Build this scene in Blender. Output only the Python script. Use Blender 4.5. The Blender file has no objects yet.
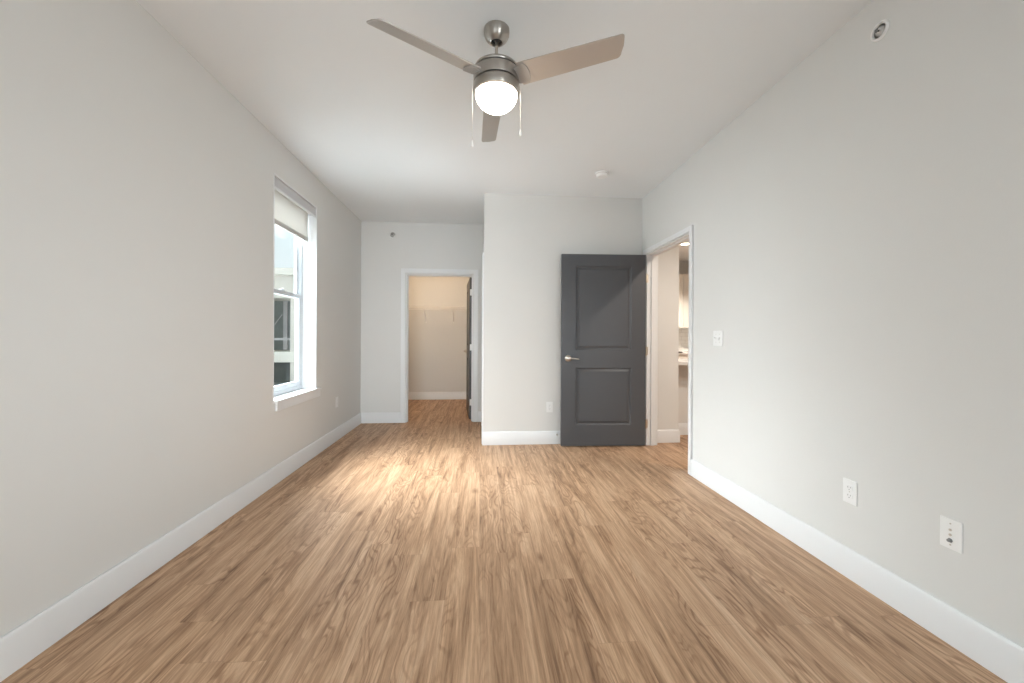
import bpy, math, random
from mathutils import Vector, Matrix
R = math.radians
S = bpy.context.scene
C = S.collection

# ------------------------------------------------------------ camera, sky, light, exposure
S.view_settings.view_transform = 'Standard'
S.view_settings.look = 'None'
S.view_settings.gamma = 1.0
S.view_settings.use_curve_mapping = False
S.view_settings.exposure = 0.0
cam_data = bpy.data.cameras.new('camera')
cam_data.sensor_width = 36.0
cam_data.lens = 393.6 / 1024 * 36.0
cam_data.shift_y = -3.48 / 1024
cam_data.clip_start = 0.02
cam = bpy.data.objects.new('camera', cam_data)
C.objects.link(cam)
cam.matrix_world = (Matrix.Translation((0, 0, 1.1648)) @ Matrix.Rotation(R(-4.5955), 4, 'Z')
                    @ Matrix.Rotation(R(90), 4, 'X') @ Matrix.Rotation(R(0.262), 4, 'Z'))
S.camera = cam

world = bpy.data.worlds.new('sky')
S.world = world
world.use_nodes = True
wn, wl = world.node_tree.nodes, world.node_tree.links
wn.clear()
w_out = wn.new('ShaderNodeOutputWorld'); w_bg = wn.new('ShaderNodeBackground')
w_tc = wn.new('ShaderNodeTexCoord'); w_sep = wn.new('ShaderNodeSeparateXYZ'); w_ramp = wn.new('ShaderNodeValToRGB')
w_ramp.color_ramp.elements[0].position = 0.0
w_ramp.color_ramp.elements[0].color = (0.93, 0.97, 0.98, 1)
w_ramp.color_ramp.elements[1].position = 0.45
w_ramp.color_ramp.elements[1].color = (0.70, 0.93, 1.0, 1)
wl.new(w_tc.outputs['Generated'], w_sep.inputs[0]); wl.new(w_sep.outputs['Z'], w_ramp.inputs[0])
wl.new(w_ramp.outputs[0], w_bg.inputs[0]); wl.new(w_bg.outputs[0], w_out.inputs[0])
w_bg.inputs['Strength'].default_value = 1.0


def lamp(name, kind, loc, energy, color=(1, 1, 1), rot=(0, 0, 0), **kw):
    d = bpy.data.lights.new(name, kind)
    d.energy = energy; d.color = color
    for k, v in kw.items():
        setattr(d, k, v)
    o = bpy.data.objects.new(name, d)
    o.location = loc; o.rotation_euler = rot
    C.objects.link(o)
    return o


# a hazy sun on the neighbouring house, then unseen fill lamps added behind the camera
sun = lamp('sun', 'SUN', (0, -5, 10), 0.75, (1.0, 0.96, 0.9), angle=R(6))
sun.rotation_euler = Vector((-0.75, 0.75, -0.75)).to_track_quat('-Z', 'Y').to_euler()
def aimed(name, loc, direction, energy, color, size, spread=180):
    o = lamp(name, 'AREA', loc, energy, color, shape='DISK', size=size)
    o.data.spread = R(spread)
    o.rotation_euler = Vector(direction).to_track_quat('-Z', 'Y').to_euler()
    return o


DAY = (0.895, 0.96, 1.0)
lamp('rear_fill', 'AREA', (0.1, -0.88, 0.9), 5.5, DAY, (R(78), 0, 0), shape='RECTANGLE', size=2.8, size_y=1.0)  # this and the next three: fill lamps added out of view to brighten the room
aimed('rear_fill_beam', (-0.5, -0.85, 1.1), (-0.4, 6.3, -0.1), 9.5, DAY, 1.2, 55)
aimed('rear_fill_right', (1.5, -0.85, 1.2), (-3.1, 4.0, -0.3), 17.0, DAY, 1.2, 110)
aimed('rear_fill_left', (-1.3, -0.85, 1.0), (3.1, 3.5, -0.3), 4.0, DAY, 1.2, 110)
aimed('side_window_high_sky', (-5.4, 3.3, 5.2), (3.7, 0.3, -3.6), 930, DAY, 4.6, 120)
aimed('side_window_far_sky', (-5.2, 5.6, 5.2), (3.6, -1.6, -3.6), 900, DAY, 4.6, 120)
aimed('side_window_low_sky', (-6.2, 4.2, 2.6), (4.5, -0.6, -1.2), 285, DAY, 3.0, 120)
aimed('side_window_low_far_sky', (-6.0, 5.7, 2.6), (4.4, -1.9, -1.2), 235, DAY, 3.0, 120)
aimed('side_window_paving_bounce', (-4.6, 3.7, -0.3), (2.8, 0.1, 1.6), 145, DAY, 3.0, 120)

# ------------------------------------------------------------ plan (metres; camera at the origin looking along +Y)
XL, XR, YP, YC, H = -1.617, 1.808, 4.293, 5.490, 2.74
YR, WT = -1.0, 0.117
XRo = XR + WT
BB = 0.143


# ------------------------------------------------------------ materials
def mat(name, color, rough=0.5, metal=0.0, spec=0.5, emit=None, strength=0.0, bump=None, var=0.0):
    m = bpy.data.materials.new(name); m.use_nodes = True
    nt = m.node_tree; b = nt.nodes['Principled BSDF']
    b.inputs['Base Color'].default_value = (*color, 1)
    b.inputs['Roughness'].default_value = rough
    b.inputs['Metallic'].default_value = metal
    b.inputs['Specular IOR Level'].default_value = spec
    if emit:
        b.inputs['Emission Color'].default_value = (*emit, 1)
        b.inputs['Emission Strength'].default_value = strength
    tc = nt.nodes.new('ShaderNodeTexCoord')
    if var:
        n = nt.nodes.new('ShaderNodeTexNoise'); n.inputs['Scale'].default_value = 3.0
        mx = nt.nodes.new('ShaderNodeMix'); mx.data_type = 'RGBA'
        mx.inputs['A'].default_value = (*[c * (1 - var) for c in color], 1)
        mx.inputs['B'].default_value = (*[min(1, c * (1 + var)) for c in color], 1)
        nt.links.new(tc.outputs['Object'], n.inputs['Vector'])
        nt.links.new(n.outputs['Fac'], mx.inputs['Factor'])
        nt.links.new(mx.outputs['Result'], b.inputs['Base Color'])
    if bump:
        sc, st = bump
        n = nt.nodes.new('ShaderNodeTexNoise'); n.inputs['Scale'].default_value = sc
        n.inputs['Detail'].default_value = 3
        bp = nt.nodes.new('ShaderNodeBump'); bp.inputs['Strength'].default_value = st
        bp.inputs['Distance'].default_value = 0.002
        nt.links.new(tc.outputs['Object'], n.inputs['Vector'])
        nt.links.new(n.outputs['Fac'], bp.inputs['Height'])
        nt.links.new(bp.outputs[0], b.inputs['Normal'])
    return m


WALL = mat('wall_paint', (0.74, 0.735, 0.715), 0.75, spec=0.25, bump=(120, 0.12), var=0.012)
CEIL = mat('ceiling_paint', (0.84, 0.86, 0.87), 0.9, spec=0.15, bump=(160, 0.15), var=0.01)
TRIM = mat('white_trim', (0.81, 0.815, 0.82), 0.38, var=0.01)
PLATE = mat('white_plastic', (0.88, 0.88, 0.87), 0.3, var=0.01)
DOOR = mat('charcoal_door_paint', (0.074, 0.076, 0.083), 0.42, bump=(200, 0.08), var=0.04)
NICKEL = mat('brushed_nickel', (0.60, 0.56, 0.51), 0.28, 1.0, var=0.03)


def brushed(m, amount):
    nt = m.node_tree; b = nt.nodes['Principled BSDF']
    t = nt.nodes.new('ShaderNodeTangent'); t.direction_type = 'RADIAL'; t.axis = 'Z'
    b.inputs['Anisotropic'].default_value = amount
    b.inputs['Anisotropic Rotation'].default_value = 0.25
    nt.links.new(t.outputs[0], b.inputs['Tangent'])


BRUSHED = mat('brushed_nickel_turned', (0.46, 0.43, 0.395), 0.30, 1.0, var=0.03)
brushed(BRUSHED, 0.85)
ARM = mat('blade_arm_nickel', (0.42, 0.41, 0.40), 0.45, 0.5, var=0.03)
BLADE = mat('silver_blade', (0.52, 0.49, 0.46), 0.42, 0.55, var=0.03)
BRASS = mat('hinge_metal', (0.66, 0.58, 0.47), 0.35, 1.0, var=0.03)
GLOBE = mat('lit_glass', (1, 0.97, 0.9), 0.3, emit=(1.0, 0.91, 0.78), strength=17.0, var=0.005)
LED = mat('lit_lens', (1, 0.95, 0.85), 0.4, emit=(1.0, 0.84, 0.62), strength=14.0, var=0.005)
DARK = mat('dark_gap', (0.02, 0.02, 0.02), 0.6, var=0.1)
CUP = mat('recess_grey', (0.66, 0.64, 0.62), 0.5, var=0.05)
SLOT = mat('slot_grey', (0.22, 0.22, 0.22), 0.5, var=0.1)
VINYL = mat('window_vinyl', (0.64, 0.68, 0.72), 0.35, var=0.01)
FABRIC = mat('shade_fabric', (0.80, 0.785, 0.745), 0.9, spec=0.1, bump=(900, 0.3), var=0.02)
HEM = mat('shade_hem', (0.58, 0.57, 0.54), 0.6, var=0.02)
VALANCE = mat('shade_valance', (0.64, 0.63, 0.64), 0.5, bump=(500, 0.15), var=0.02)
WIRE = mat('white_coated_wire', (0.90, 0.89, 0.87), 0.4, var=0.02)
CAB = mat('cream_cabinet', (0.86, 0.83, 0.77), 0.45, var=0.01)
COUNTER = mat('pale_quartz', (0.82, 0.81, 0.79), 0.25, bump=(60, 0.02), var=0.03)
BLACKG = mat('black_glass', (0.02, 0.02, 0.02), 0.15, var=0.1)
STUCCO = mat('cream_siding', (0.68, 0.62, 0.555), 0.85, bump=(8, 0.3), var=0.05)
COPING = mat('cream_coping', (0.78, 0.72, 0.645), 0.6, var=0.03)
OUTDARK = mat('dark_panel', (0.16, 0.17, 0.16), 0.6, var=0.25)  # dark tone of the neighbour's balcony doors and lower panels
OUTGREY = mat('grey_panel', (0.42, 0.39, 0.39), 0.7, var=0.1)
PAVE = mat('pale_paving', (0.52, 0.55, 0.56), 0.8, bump=(20, 0.3), var=0.1)
LEAF = mat('shrub_leaf', (0.05, 0.10, 0.07), 0.7, var=0.4)
STEM = mat('shrub_stem', (0.10, 0.07, 0.05), 0.8, var=0.2)


def glass_mat():
    m = bpy.data.materials.new('window_glass'); m.use_nodes = True
    nt = m.node_tree; nt.nodes.clear()
    o = nt.nodes.new('ShaderNodeOutputMaterial'); t = nt.nodes.new('ShaderNodeBsdfTransparent')
    g = nt.nodes.new('ShaderNodeBsdfGlossy'); x = nt.nodes.new('ShaderNodeMixShader')
    x.inputs[0].default_value = 0.02
    t.inputs[0].default_value = (0.985, 0.995, 0.992, 1)
    g.inputs['Roughness'].default_value = 0.02
    nt.links.new(t.outputs[0], x.inputs[1]); nt.links.new(g.outputs[0], x.inputs[2])
    nt.links.new(x.outputs[0], o.inputs[0])
    return m


GLASS = glass_mat()


def translucent_fabric(m, amount):
    nt = m.node_tree; b = nt.nodes['Principled BSDF']; o = nt.nodes['Material Output']
    t = nt.nodes.new('ShaderNodeBsdfTranslucent'); t.inputs[0].default_value = (0.90, 0.90, 0.88, 1)
    x = nt.nodes.new('ShaderNodeMixShader'); x.inputs[0].default_value = amount
    nt.links.new(b.outputs[0], x.inputs[1]); nt.links.new(t.outputs[0], x.inputs[2]); nt.links.new(x.outputs[0], o.inputs[0])


translucent_fabric(FABRIC, 0.15)


def floor_mat():
    m = bpy.data.materials.new('oak_plank'); m.use_nodes = True
    nt = m.node_tree; N, L = nt.nodes, nt.links
    b = N['Principled BSDF']

    def math_(op, a, bb=None, c=None):
        n = N.new('ShaderNodeMath'); n.operation = op
        for i, v in enumerate((a, bb, c)):
            if v is None: continue
            if isinstance(v, (int, float)): n.inputs[i].default_value = v
            else: L.new(v, n.inputs[i])
        return n.outputs[0]

    def comb(x, y, z):
        n = N.new('ShaderNodeCombineXYZ')
        for i, v in enumerate((x, y, z)):
            if isinstance(v, (int, float)): n.inputs[i].default_value = v
            else: L.new(v, n.inputs[i])
        return n.outputs[0]

    def noise(vec, detail=4, rough=0.55, dist=0.0):
        n = N.new('ShaderNodeTexNoise'); n.inputs['Scale'].default_value = 1.0
        n.inputs['Detail'].default_value = detail; n.inputs['Roughness'].default_value = rough
        n.inputs['Distortion'].default_value = dist
        L.new(vec, n.inputs['Vector'])
        return n.outputs['Fac']

    def ramp(fac, stops):
        n = N.new('ShaderNodeValToRGB')
        e = n.color_ramp.elements
        while len(e) < len(stops): e.new(0.5)
        for k, (p, c) in zip(e, stops):
            k.position = p; k.color = (*c, 1)
        L.new(fac, n.inputs[0])
        return n.outputs[0]

    def mixc(kind, f, a, bb):
        n = N.new('ShaderNodeMix'); n.data_type = 'RGBA'; n.blend_type = kind
        if isinstance(f, (int, float)): n.inputs['Factor'].default_value = f
        else: L.new(f, n.inputs['Factor'])
        for k, v in (('A', a), ('B', bb)):
            if isinstance(v, tuple): n.inputs[k].default_value = (*v, 1)
            else: L.new(v, n.inputs[k])
        return n.outputs['Result']

    tc = N.new('ShaderNodeTexCoord'); sp = N.new('ShaderNodeSeparateXYZ')
    L.new(tc.outputs['Object'], sp.inputs[0])
    x, y = sp.outputs['X'], sp.outputs['Y']
    W, LEN = 0.152, 1.22
    xs = math_('DIVIDE', x, W)
    row = math_('FLOOR', xs)
    wr = N.new('ShaderNodeTexWhiteNoise'); wr.noise_dimensions = '1D'; L.new(row, wr.inputs['W'])
    ys = math_('ADD', math_('DIVIDE', y, LEN), math_('MULTIPLY', wr.outputs['Value'], 7.3))
    idx = math_('FLOOR', ys)
    wp = N.new('ShaderNodeTexWhiteNoise'); wp.noise_dimensions = '2D'; L.new(comb(row, idx, 0), wp.inputs['Vector'])
    pid = wp.outputs['Value']
    off = math_('MULTIPLY', pid, 60.0)
    # broad figure, fine fibres and cathedral rings, each shifted per plank
    broad = noise(comb(math_('MULTIPLY', x, 17.0), math_('MULTIPLY', y, 1.1), off), 6, 0.66, 0.9)
    fine = noise(comb(math_('MULTIPLY', x, 140.0), math_('MULTIPLY', y, 4.5), off), 6, 0.72)
    fld = noise(comb(math_('MULTIPLY', x, 9.0), math_('MULTIPLY', y, 1.5), math_('ADD', off, 11.0)), 2, 0.45, 0.3)
    wob = noise(comb(math_('MULTIPLY', x, 60.0), math_('MULTIPLY', y, 22.0), off), 2, 0.5)
    rings = math_('SINE', math_('ADD', math_('MULTIPLY', fld, 82.0), math_('MULTIPLY', wob, 2.4)))
    rings = math_('MULTIPLY_ADD', rings, 0.5, 0.5)
    ringmask = noise(comb(math_('MULTIPLY', x, 5.0), math_('MULTIPLY', y, 0.8), math_('ADD', off, 31.0)), 1)
    rm = N.new('ShaderNodeMapRange'); rm.inputs['From Min'].default_value = 0.40; rm.inputs['From Max'].default_value = 0.60
    rm.inputs['To Max'].default_value = 0.75
    L.new(ringmask, rm.inputs['Value'])
    base = ramp(broad, [(0.27, FLOOR_D), (0.43, FLOOR_M), (0.56, FLOOR_L), (0.74, FLOOR_H)])
    col = mixc('MULTIPLY', rm.outputs[0], base, ramp(rings, [(0.0, (0.55, 0.46, 0.39)), (0.45, (1.0, 1.0, 1.0))]))
    col = mixc('MULTIPLY', 0.7, col, ramp(fine, [(0.34, (0.58, 0.50, 0.43)), (0.58, (1.07, 1.07, 1.07))]))
    tone = ramp(pid, [(0.0, (0.86, 0.84, 0.82)), (0.5, (1.0, 1.0, 1.0)), (1.0, (1.10, 1.09, 1.06))])
    col = mixc('MULTIPLY', 0.35, col, tone)
    # a few small dark knots
    kv = N.new('ShaderNodeTexVoronoi'); kv.inputs['Scale'].default_value = 1.0
    L.new(comb(math_('MULTIPLY', x, 3.4), math_('MULTIPLY', y, 1.5), row), kv.inputs['Vector'])
    km = N.new('ShaderNodeMapRange'); km.inputs['From Min'].default_value = 0.10; km.inputs['From Max'].default_value = 0.02
    km.inputs['To Max'].default_value = 0.75
    L.new(kv.outputs['Distance'], km.inputs['Value'])
    col = mixc('MULTIPLY', km.outputs[0], col, (0.36, 0.25, 0.18))
    # hairline seams
    fx = math_('FRACT', xs); fy = math_('FRACT', ys)
    dx = math_('MULTIPLY', math_('MINIMUM', fx, math_('SUBTRACT', 1.0, fx)), W)
    dy = math_('MULTIPLY', math_('MINIMUM', fy, math_('SUBTRACT', 1.0, fy)), LEN)
    seam = math_('LESS_THAN', math_('MINIMUM', dx, dy), 0.0011)
    col = mixc('MIX', math_('MULTIPLY', seam, 0.22), col, (0.12, 0.06, 0.03))
    L.new(col, b.inputs['Base Color'])
    b.inputs['Roughness'].default_value = 0.50
    b.inputs['Specular IOR Level'].default_value = 0.42
    bp = N.new('ShaderNodeBump'); bp.inputs['Strength'].default_value = 0.12; bp.inputs['Distance'].default_value = 0.001
    L.new(fine, bp.inputs['Height']); L.new(bp.outputs[0], b.inputs['Normal'])
    return m


FLOOR_D, FLOOR_M, FLOOR_L, FLOOR_H = (0.20, 0.105, 0.055), (0.44, 0.268, 0.157), (0.59, 0.38, 0.237), (0.67, 0.465, 0.31)
FLOOR = floor_mat()


def tile_mat():
    m = mat('subway_tile', (0.86, 0.84, 0.80), 0.2)
    nt = m.node_tree; b = nt.nodes['Principled BSDF']
    tc = nt.nodes.new('ShaderNodeTexCoord'); mp = nt.nodes.new('ShaderNodeMapping')
    mp.inputs['Rotation'].default_value = (R(90), 0, 0)
    br = nt.nodes.new('ShaderNodeTexBrick'); br.inputs['Scale'].default_value = 1
    br.inputs['Color1'].default_value = (0.86, 0.84, 0.80, 1); br.inputs['Color2'].default_value = (0.84, 0.82, 0.78, 1)
    br.inputs['Mortar'].default_value = (0.62, 0.59, 0.55, 1); br.inputs['Mortar Size'].default_value = 0.0025
    br.inputs['Brick Width'].default_value = 0.152; br.inputs['Row Height'].default_value = 0.076
    nt.links.new(tc.outputs['Object'], mp.inputs[0]); nt.links.new(mp.outputs[0], br.inputs['Vector'])
    nt.links.new(br.outputs['Color'], b.inputs['Base Color'])
    return m


TILE = tile_mat()


# ------------------------------------------------------------ mesh helpers
class MB:
    def __init__(self):
        self.v, self.f = [], []

    def add(self, verts, faces, M=None):
        n = len(self.v)
        self.v += [tuple(M @ Vector(p)) if M else tuple(p) for p in verts]
        self.f += [tuple(i + n for i in f) for f in faces]
        return self

    def box(self, x0, x1, y0, y1, z0, z1, M=None):
        v = [(x0, y0, z0), (x1, y0, z0), (x1, y1, z0), (x0, y1, z0), (x0, y0, z1), (x1, y0, z1), (x1, y1, z1), (x0, y1, z1)]
        return self.add(v, [(0, 3, 2, 1), (4, 5, 6, 7), (0, 1, 5, 4), (1, 2, 6, 5), (2, 3, 7, 6), (3, 0, 4, 7)], M)

    def lathe(self, prof, seg=32, M=None, cap0=True, cap1=True):
        """profile of (radius, z) turned about Z"""
        v, f = [], []
        for r, z in prof:
            for k in range(seg):
                a = 2 * math.pi * k / seg
                v.append((r * math.cos(a), r * math.sin(a), z))
        for i in range(len(prof) - 1):
            for k in range(seg):
                k2 = (k + 1) % seg
                f.append((i * seg + k, i * seg + k2, (i + 1) * seg + k2, (i + 1) * seg + k))
        if cap0: f.append(tuple(reversed(range(seg))))
        if cap1: f.append(tuple((len(prof) - 1) * seg + k for k in range(seg)))
        return self.add(v, f, M)

    def tube(self, pts, r, seg=10):
        pts = [Vector(p) for p in pts]
        v, f = [], []
        up = None
        for i, p in enumerate(pts):
            d = (pts[min(i + 1, len(pts) - 1)] - pts[max(i - 1, 0)]).normalized()
            if up is None:
                up = Vector((0, 0, 1)) if abs(d.z) < 0.9 else Vector((1, 0, 0))
            a = d.cross(up).normalized(); b = a.cross(d).normalized(); up = b
            rr = r[i] if isinstance(r, (list, tuple)) else r
            for k in range(seg):
                t = 2 * math.pi * k / seg
                v.append(p + (a * math.cos(t) + b * math.sin(t)) * rr)
        for i in range(len(pts) - 1):
            for k in range(seg):
                k2 = (k + 1) % seg
                f.append((i * seg + k, i * seg + k2, (i + 1) * seg + k2, (i + 1) * seg + k))
        f.append(tuple(reversed(range(seg)))); f.append(tuple((len(pts) - 1) * seg + k for k in range(seg)))
        return self.add(v, f)

    def prism(self, poly, h0, h1, M=None):
        """2D outline extruded along Z"""
        n = len(poly)
        v = [(x, y, h0) for x, y in poly] + [(x, y, h1) for x, y in poly]
        f = [tuple(reversed(range(n))), tuple(range(n, 2 * n))] + [(i, (i + 1) % n, n + (i + 1) % n, n + i) for i in range(n)]
        return self.add(v, f, M)

    def build(self, name, m, parent=None, bevel=0.0, seg=2, loc=None, M=None, angle=35):
        me = bpy.data.meshes.new(name)
        me.from_pydata(self.v, [], self.f)
        me.validate(); me.update()
        import bmesh
        bm = bmesh.new(); bm.from_mesh(me)
        bmesh.ops.recalc_face_normals(bm, faces=bm.faces)
        bm.to_mesh(me); bm.free()
        for p in me.polygons: p.use_smooth = True
        me.set_sharp_from_angle(angle=R(angle))
        me.materials.append(m)
        o = bpy.data.objects.new(name, me)
        C.objects.link(o)
        if parent is not None: o.parent = parent
        if loc: o.location = loc
        if M is not None: o.matrix_local = M
        if bevel:
            bv = o.modifiers.new('bevel', 'BEVEL'); bv.width = bevel; bv.segments = seg
            bv.limit_method = 'ANGLE'; bv.angle_limit = R(40); bv.harden_normals = False
        return o


def tag(o, label, cat, group=None, kind=None):
    o['label'] = label; o['category'] = cat
    if group: o['group'] = group
    if kind: o['kind'] = kind
    return o


def empty(name, loc, rot=(0, 0, 0)):
    o = bpy.data.objects.new(name, None); C.objects.link(o)
    o.location = loc; o.rotation_euler = rot; o.empty_display_size = 0.1
    return o


def struct(o, label, cat):
    return tag(o, label, cat, kind='structure')


def copy_tree(o, parent=None):
    c = o.copy(); C.objects.link(c)
    if parent is not None: c.parent = parent
    for ch in list(o.children): copy_tree(ch, c)
    return c


# ------------------------------------------------------------ room shell
XK, YK = 6.6, 7.62
b = MB().box(XL - 0.2, XK, YR - 0.2, YK + 0.1, -0.1, 0)
struct(b.build('floor', FLOOR), 'brown oak plank floor running through bedroom, closet and hall', 'floor')
b = MB().box(XL - 0.2, XK, YR - 0.2, YK + 0.1, H, H + 0.1)
struct(b.build('ceiling', CEIL), 'plain off-white painted ceiling over the whole bedroom', 'ceiling')

WY0, WY1, WZ0, WZ1 = 3.217, 4.044, 0.64, 2.452
b = MB()
b.box(XL - 0.2, XL, YR, WY0, 0, H).box(XL - 0.2, XL, WY1, YK, 0, H)
b.box(XL - 0.2, XL, WY0, WY1, 0, WZ0).box(XL - 0.2, XL, WY0, WY1, WZ1, H)
struct(b.build('wall_left', WALL), 'long pale greige left wall with the tall window', 'wall')

DY0, DY1, DZ = 3.272, 4.172, 2.086
b = MB()
b.box(XR, XRo, YR, DY0, 0, H).box(XR, XRo, DY1, YP + WT, 0, H).box(XR, XRo, DY0, DY1, DZ, H)
struct(b.build('wall_right', WALL), 'long pale greige right wall with the open doorway near its far end', 'wall')

PX = 0.037
b = MB().box(PX, XR, YP, YP + WT, 0, H)
BY0, BY1 = 4.41, 5.22
b.box(PX, PX + WT, BY1, YC + WT, 0, H).box(PX, PX + WT, BY0, BY1, 2.05, H)
struct(b.build('wall_partition', WALL), 'pale greige projecting wall section behind the open charcoal door', 'wall')

CX0, CX1, CZ = -1.018, -0.098, 2.044
b = MB()
b.box(XL, CX0, YC, YC + WT, 0, H).box(CX1, PX, YC, YC + WT, 0, H).box(CX0, CX1, YC, YC + WT, CZ, H)
struct(b.build('wall_closet', WALL), 'recessed far wall with the white framed closet doorway', 'wall')

YCB = 7.515
b = MB().box(XL, 0.45, YCB, YK, 0, H)
b.box(0.30, 0.45, YC + WT, YCB, 0, H).box(PX, 0.45, YC + WT - 0.001, YC + WT + 0.1, 0, H)
struct(b.build('wall_closet_rear', WALL), 'warm lit back wall inside the walk-in closet', 'wall')

RX0, RX1, RZ0, RZ1 = -1.45, 1.65, 0.3, 2.6
b = MB()
b.box(XL - 0.2, RX0, YR - 0.2, YR, 0, H).box(RX1, XRo, YR - 0.2, YR, 0, H)
b.box(RX0, RX1, YR - 0.2, YR, 0, RZ0).box(RX0, RX1, YR - 0.2, YR, RZ1, H)
struct(b.build('wall_rear', WALL), 'greige end wall with the added wide window, behind the viewer', 'wall')

# hall and kitchen beyond the doorway
HY = 4.268
b = MB().box(XRo, 2.226, HY, HY + 0.14, 0, H).box(2.10, 2.226, HY + 0.14, YK, 0, H)
struct(b.build('wall_hall', WALL), 'beige hall wall end seen through the open doorway', 'wall')
b = MB().box(2.226, XK, YK, YK + 0.1, 0, H).box(XK, XK + 0.1, YR, YK, 0, H).box(XRo, XK, YR - 0.1, YR, 0, H)
struct(b.build('wall_kitchen', WALL), 'beige kitchen end wall above the cream wall cabinet', 'wall')


# ------------------------------------------------------------ baseboards
def bb_profile(b, p0, p1, nrm):
    """board with an eased top running p0->p1, standing off the wall along nrm"""
    p0, p1, n = Vector((*p0, 0)), Vector((*p1, 0)), Vector((*nrm, 0))
    prof = [(0, 0), (0.014, 0), (0.014, BB - 0.012), (0.010, BB - 0.004), (0.007, BB), (0, BB)]
    v = [p + n * d + Vector((0, 0, z)) for p in (p0, p1) for d, z in prof]
    k = len(prof)
    f = [tuple(range(k)), tuple(reversed(range(k, 2 * k)))] + [(i, (i + 1) % k, k + (i + 1) % k, k + i) for i in range(k)]
    b.add(v, f)
    return b


e = 0.0006
struct(bb_profile(MB(), (XL + e, YR), (XL + e, YC), (1, 0)).build('baseboard_left', TRIM), 'white baseboard along the left wall under the window', 'baseboard')
b = bb_profile(MB(), (XR - e, YR), (XR - e, DY0 - 0.053), (-1, 0))
struct(b.build('baseboard_right', TRIM), 'white baseboard along the right wall below the outlets', 'baseboard')
struct(bb_profile(MB(), (PX - 0.012, YP - e), (XR - 0.02, YP - e), (0, -1)).build('baseboard_partition', TRIM), 'white baseboard of the projecting wall beside the charcoal door', 'baseboard')
b = bb_profile(MB(), (XL + 0.016, YC - e), (CX0 - 0.068, YC - e), (0, -1))
bb_profile(b, (CX1 + 0.068, YC - e), (PX - 0.002, YC - e), (0, -1))
struct(b.build('baseboard_recess', TRIM), 'short white baseboard left of the closet doorway', 'baseboard')
b = bb_profile(MB(), (XL + 0.0006, YCB - e), (0.298, YCB - e), (0, -1))
struct(b.build('baseboard_closet', TRIM), 'white baseboard at the back of the closet', 'baseboard')
b = bb_profile(MB(), (XRo + 0.03, HY - e), (2.226 + 0.014, HY - e), (0, -1))
bb_profile(b, (2.226 + e, HY - 0.014), (2.226 + e, 4.585), (1, 0))
struct(b.build('baseboard_hall', TRIM), 'white baseboard on the hall wall end beyond the doorway', 'baseboard')

# ------------------------------------------------------------ door frames
CW = 0.066


def casing_xz(b, x0, x1, z1, yf, th, w=CW):
    """flat casing boards on a wall facing -Y; opening x0..x1, head z1; front face at yf-th"""
    b.box(x0 - w, x0 - 0.005, yf - th, yf, 0, z1 + w)
    b.box(x1 + 0.005, x1 + w, yf - th, yf, 0, z1 + w)
    b.box(x0 - 0.005, x1 + 0.005, yf - th, yf, z1 + 0.005, z1 + w)


def casing_yz(b, y0, y1, z1, xf, th, w=CW):
    """same on a wall in the YZ plane; th signed along X"""
    a, c = sorted((xf, xf + th))
    b.box(a, c, y0 - w, y0 - 0.005, 0, z1 + w)
    b.box(a, c, y1 + 0.005, y1 + w, 0, z1 + w)
    b.box(a, c, y0 - 0.005, y1 + 0.005, z1 + 0.005, z1 + w)


# closet doorway
fr = empty('trim_1', ((CX0 + CX1) / 2, YC, 0)); struct(fr, 'white casing around the closet doorway', 'door frame')
b = MB(); casing_xz(b, CX0, CX1, CZ, 0 - e, 0.017)
b.build('casing', TRIM, fr, bevel=0.003, M=Matrix.Translation((-(CX0 + CX1) / 2, 0, 0)))
b = MB()
b.box(CX0 + e, CX0 + 0.014, -0.002, WT + 0.002, 0, CZ - e).box(CX1 - 0.014, CX1 - e, -0.002, WT + 0.002, 0, CZ - e)
b.box(CX0 + 0.014, CX1 - 0.014, -0.002, WT + 0.002, CZ - 0.014, CZ - e)
b.build('jamb', TRIM, fr, bevel=0.0015, M=Matrix.Translation((-(CX0 + CX1) / 2, 0, 0)))
b = MB()
b.box(CX0 + 0.014, CX0 + 0.025, 0.04, 0.075, 0, CZ - 0.014).box(CX1 - 0.025, CX1 - 0.014, 0.04, 0.075, 0, CZ - 0.014)
b.box(CX0 + 0.025, CX1 - 0.025, 0.04, 0.075, CZ - 0.025, CZ - 0.014)
b.build('door_stop_strip', TRIM, fr, bevel=0.0015, M=Matrix.Translation((-(CX0 + CX1) / 2, 0, 0)))

# bedroom doorway in the right wall
fr = empty('trim_2', (XR, (DY0 + DY1) / 2, 0)); struct(fr, 'white casing around the open bedroom doorway', 'door frame')
oy = (DY0 + DY1) / 2; T = Matrix.Translation((-XR, -oy, 0))
b = MB(); casing_yz(b, DY0, DY1, DZ, XR - e, -0.017, 0.052)
b.build('casing', TRIM, fr, bevel=0.003, M=T)
b = MB()
b.box(XR - 0.002, XRo + 0.002, DY0 + e, DY0 + 0.012, 0, DZ - e).box(XR - 0.002, XRo + 0.002, DY1 - 0.012, DY1 - e, 0, DZ - e)
b.box(XR - 0.002, XRo + 0.002, DY0 + 0.012, DY1 - 0.012, DZ - 0.010, DZ - e)
b.build('jamb', TRIM, fr, bevel=0.0015, M=T)
b = MB()
b.box(XR + 0.046, XR + 0.082, DY0 + 0.012, DY0 + 0.024, 0, DZ - 0.010).box(XR + 0.046, XR + 0.082, DY1 - 0.024, DY1 - 0.012, 0, DZ - 0.010)
b.box(XR + 0.046, XR + 0.082, DY0 + 0.024, DY1 - 0.024, DZ - 0.018, DZ - 0.010)
b.build('door_stop_strip', TRIM, fr, bevel=0.0015, M=T)
b = MB(); casing_yz(b, DY0, DY1, DZ, XRo + e, 0.017)
b.build('hall_casing', TRIM, fr, bevel=0.003, M=T)

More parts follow.
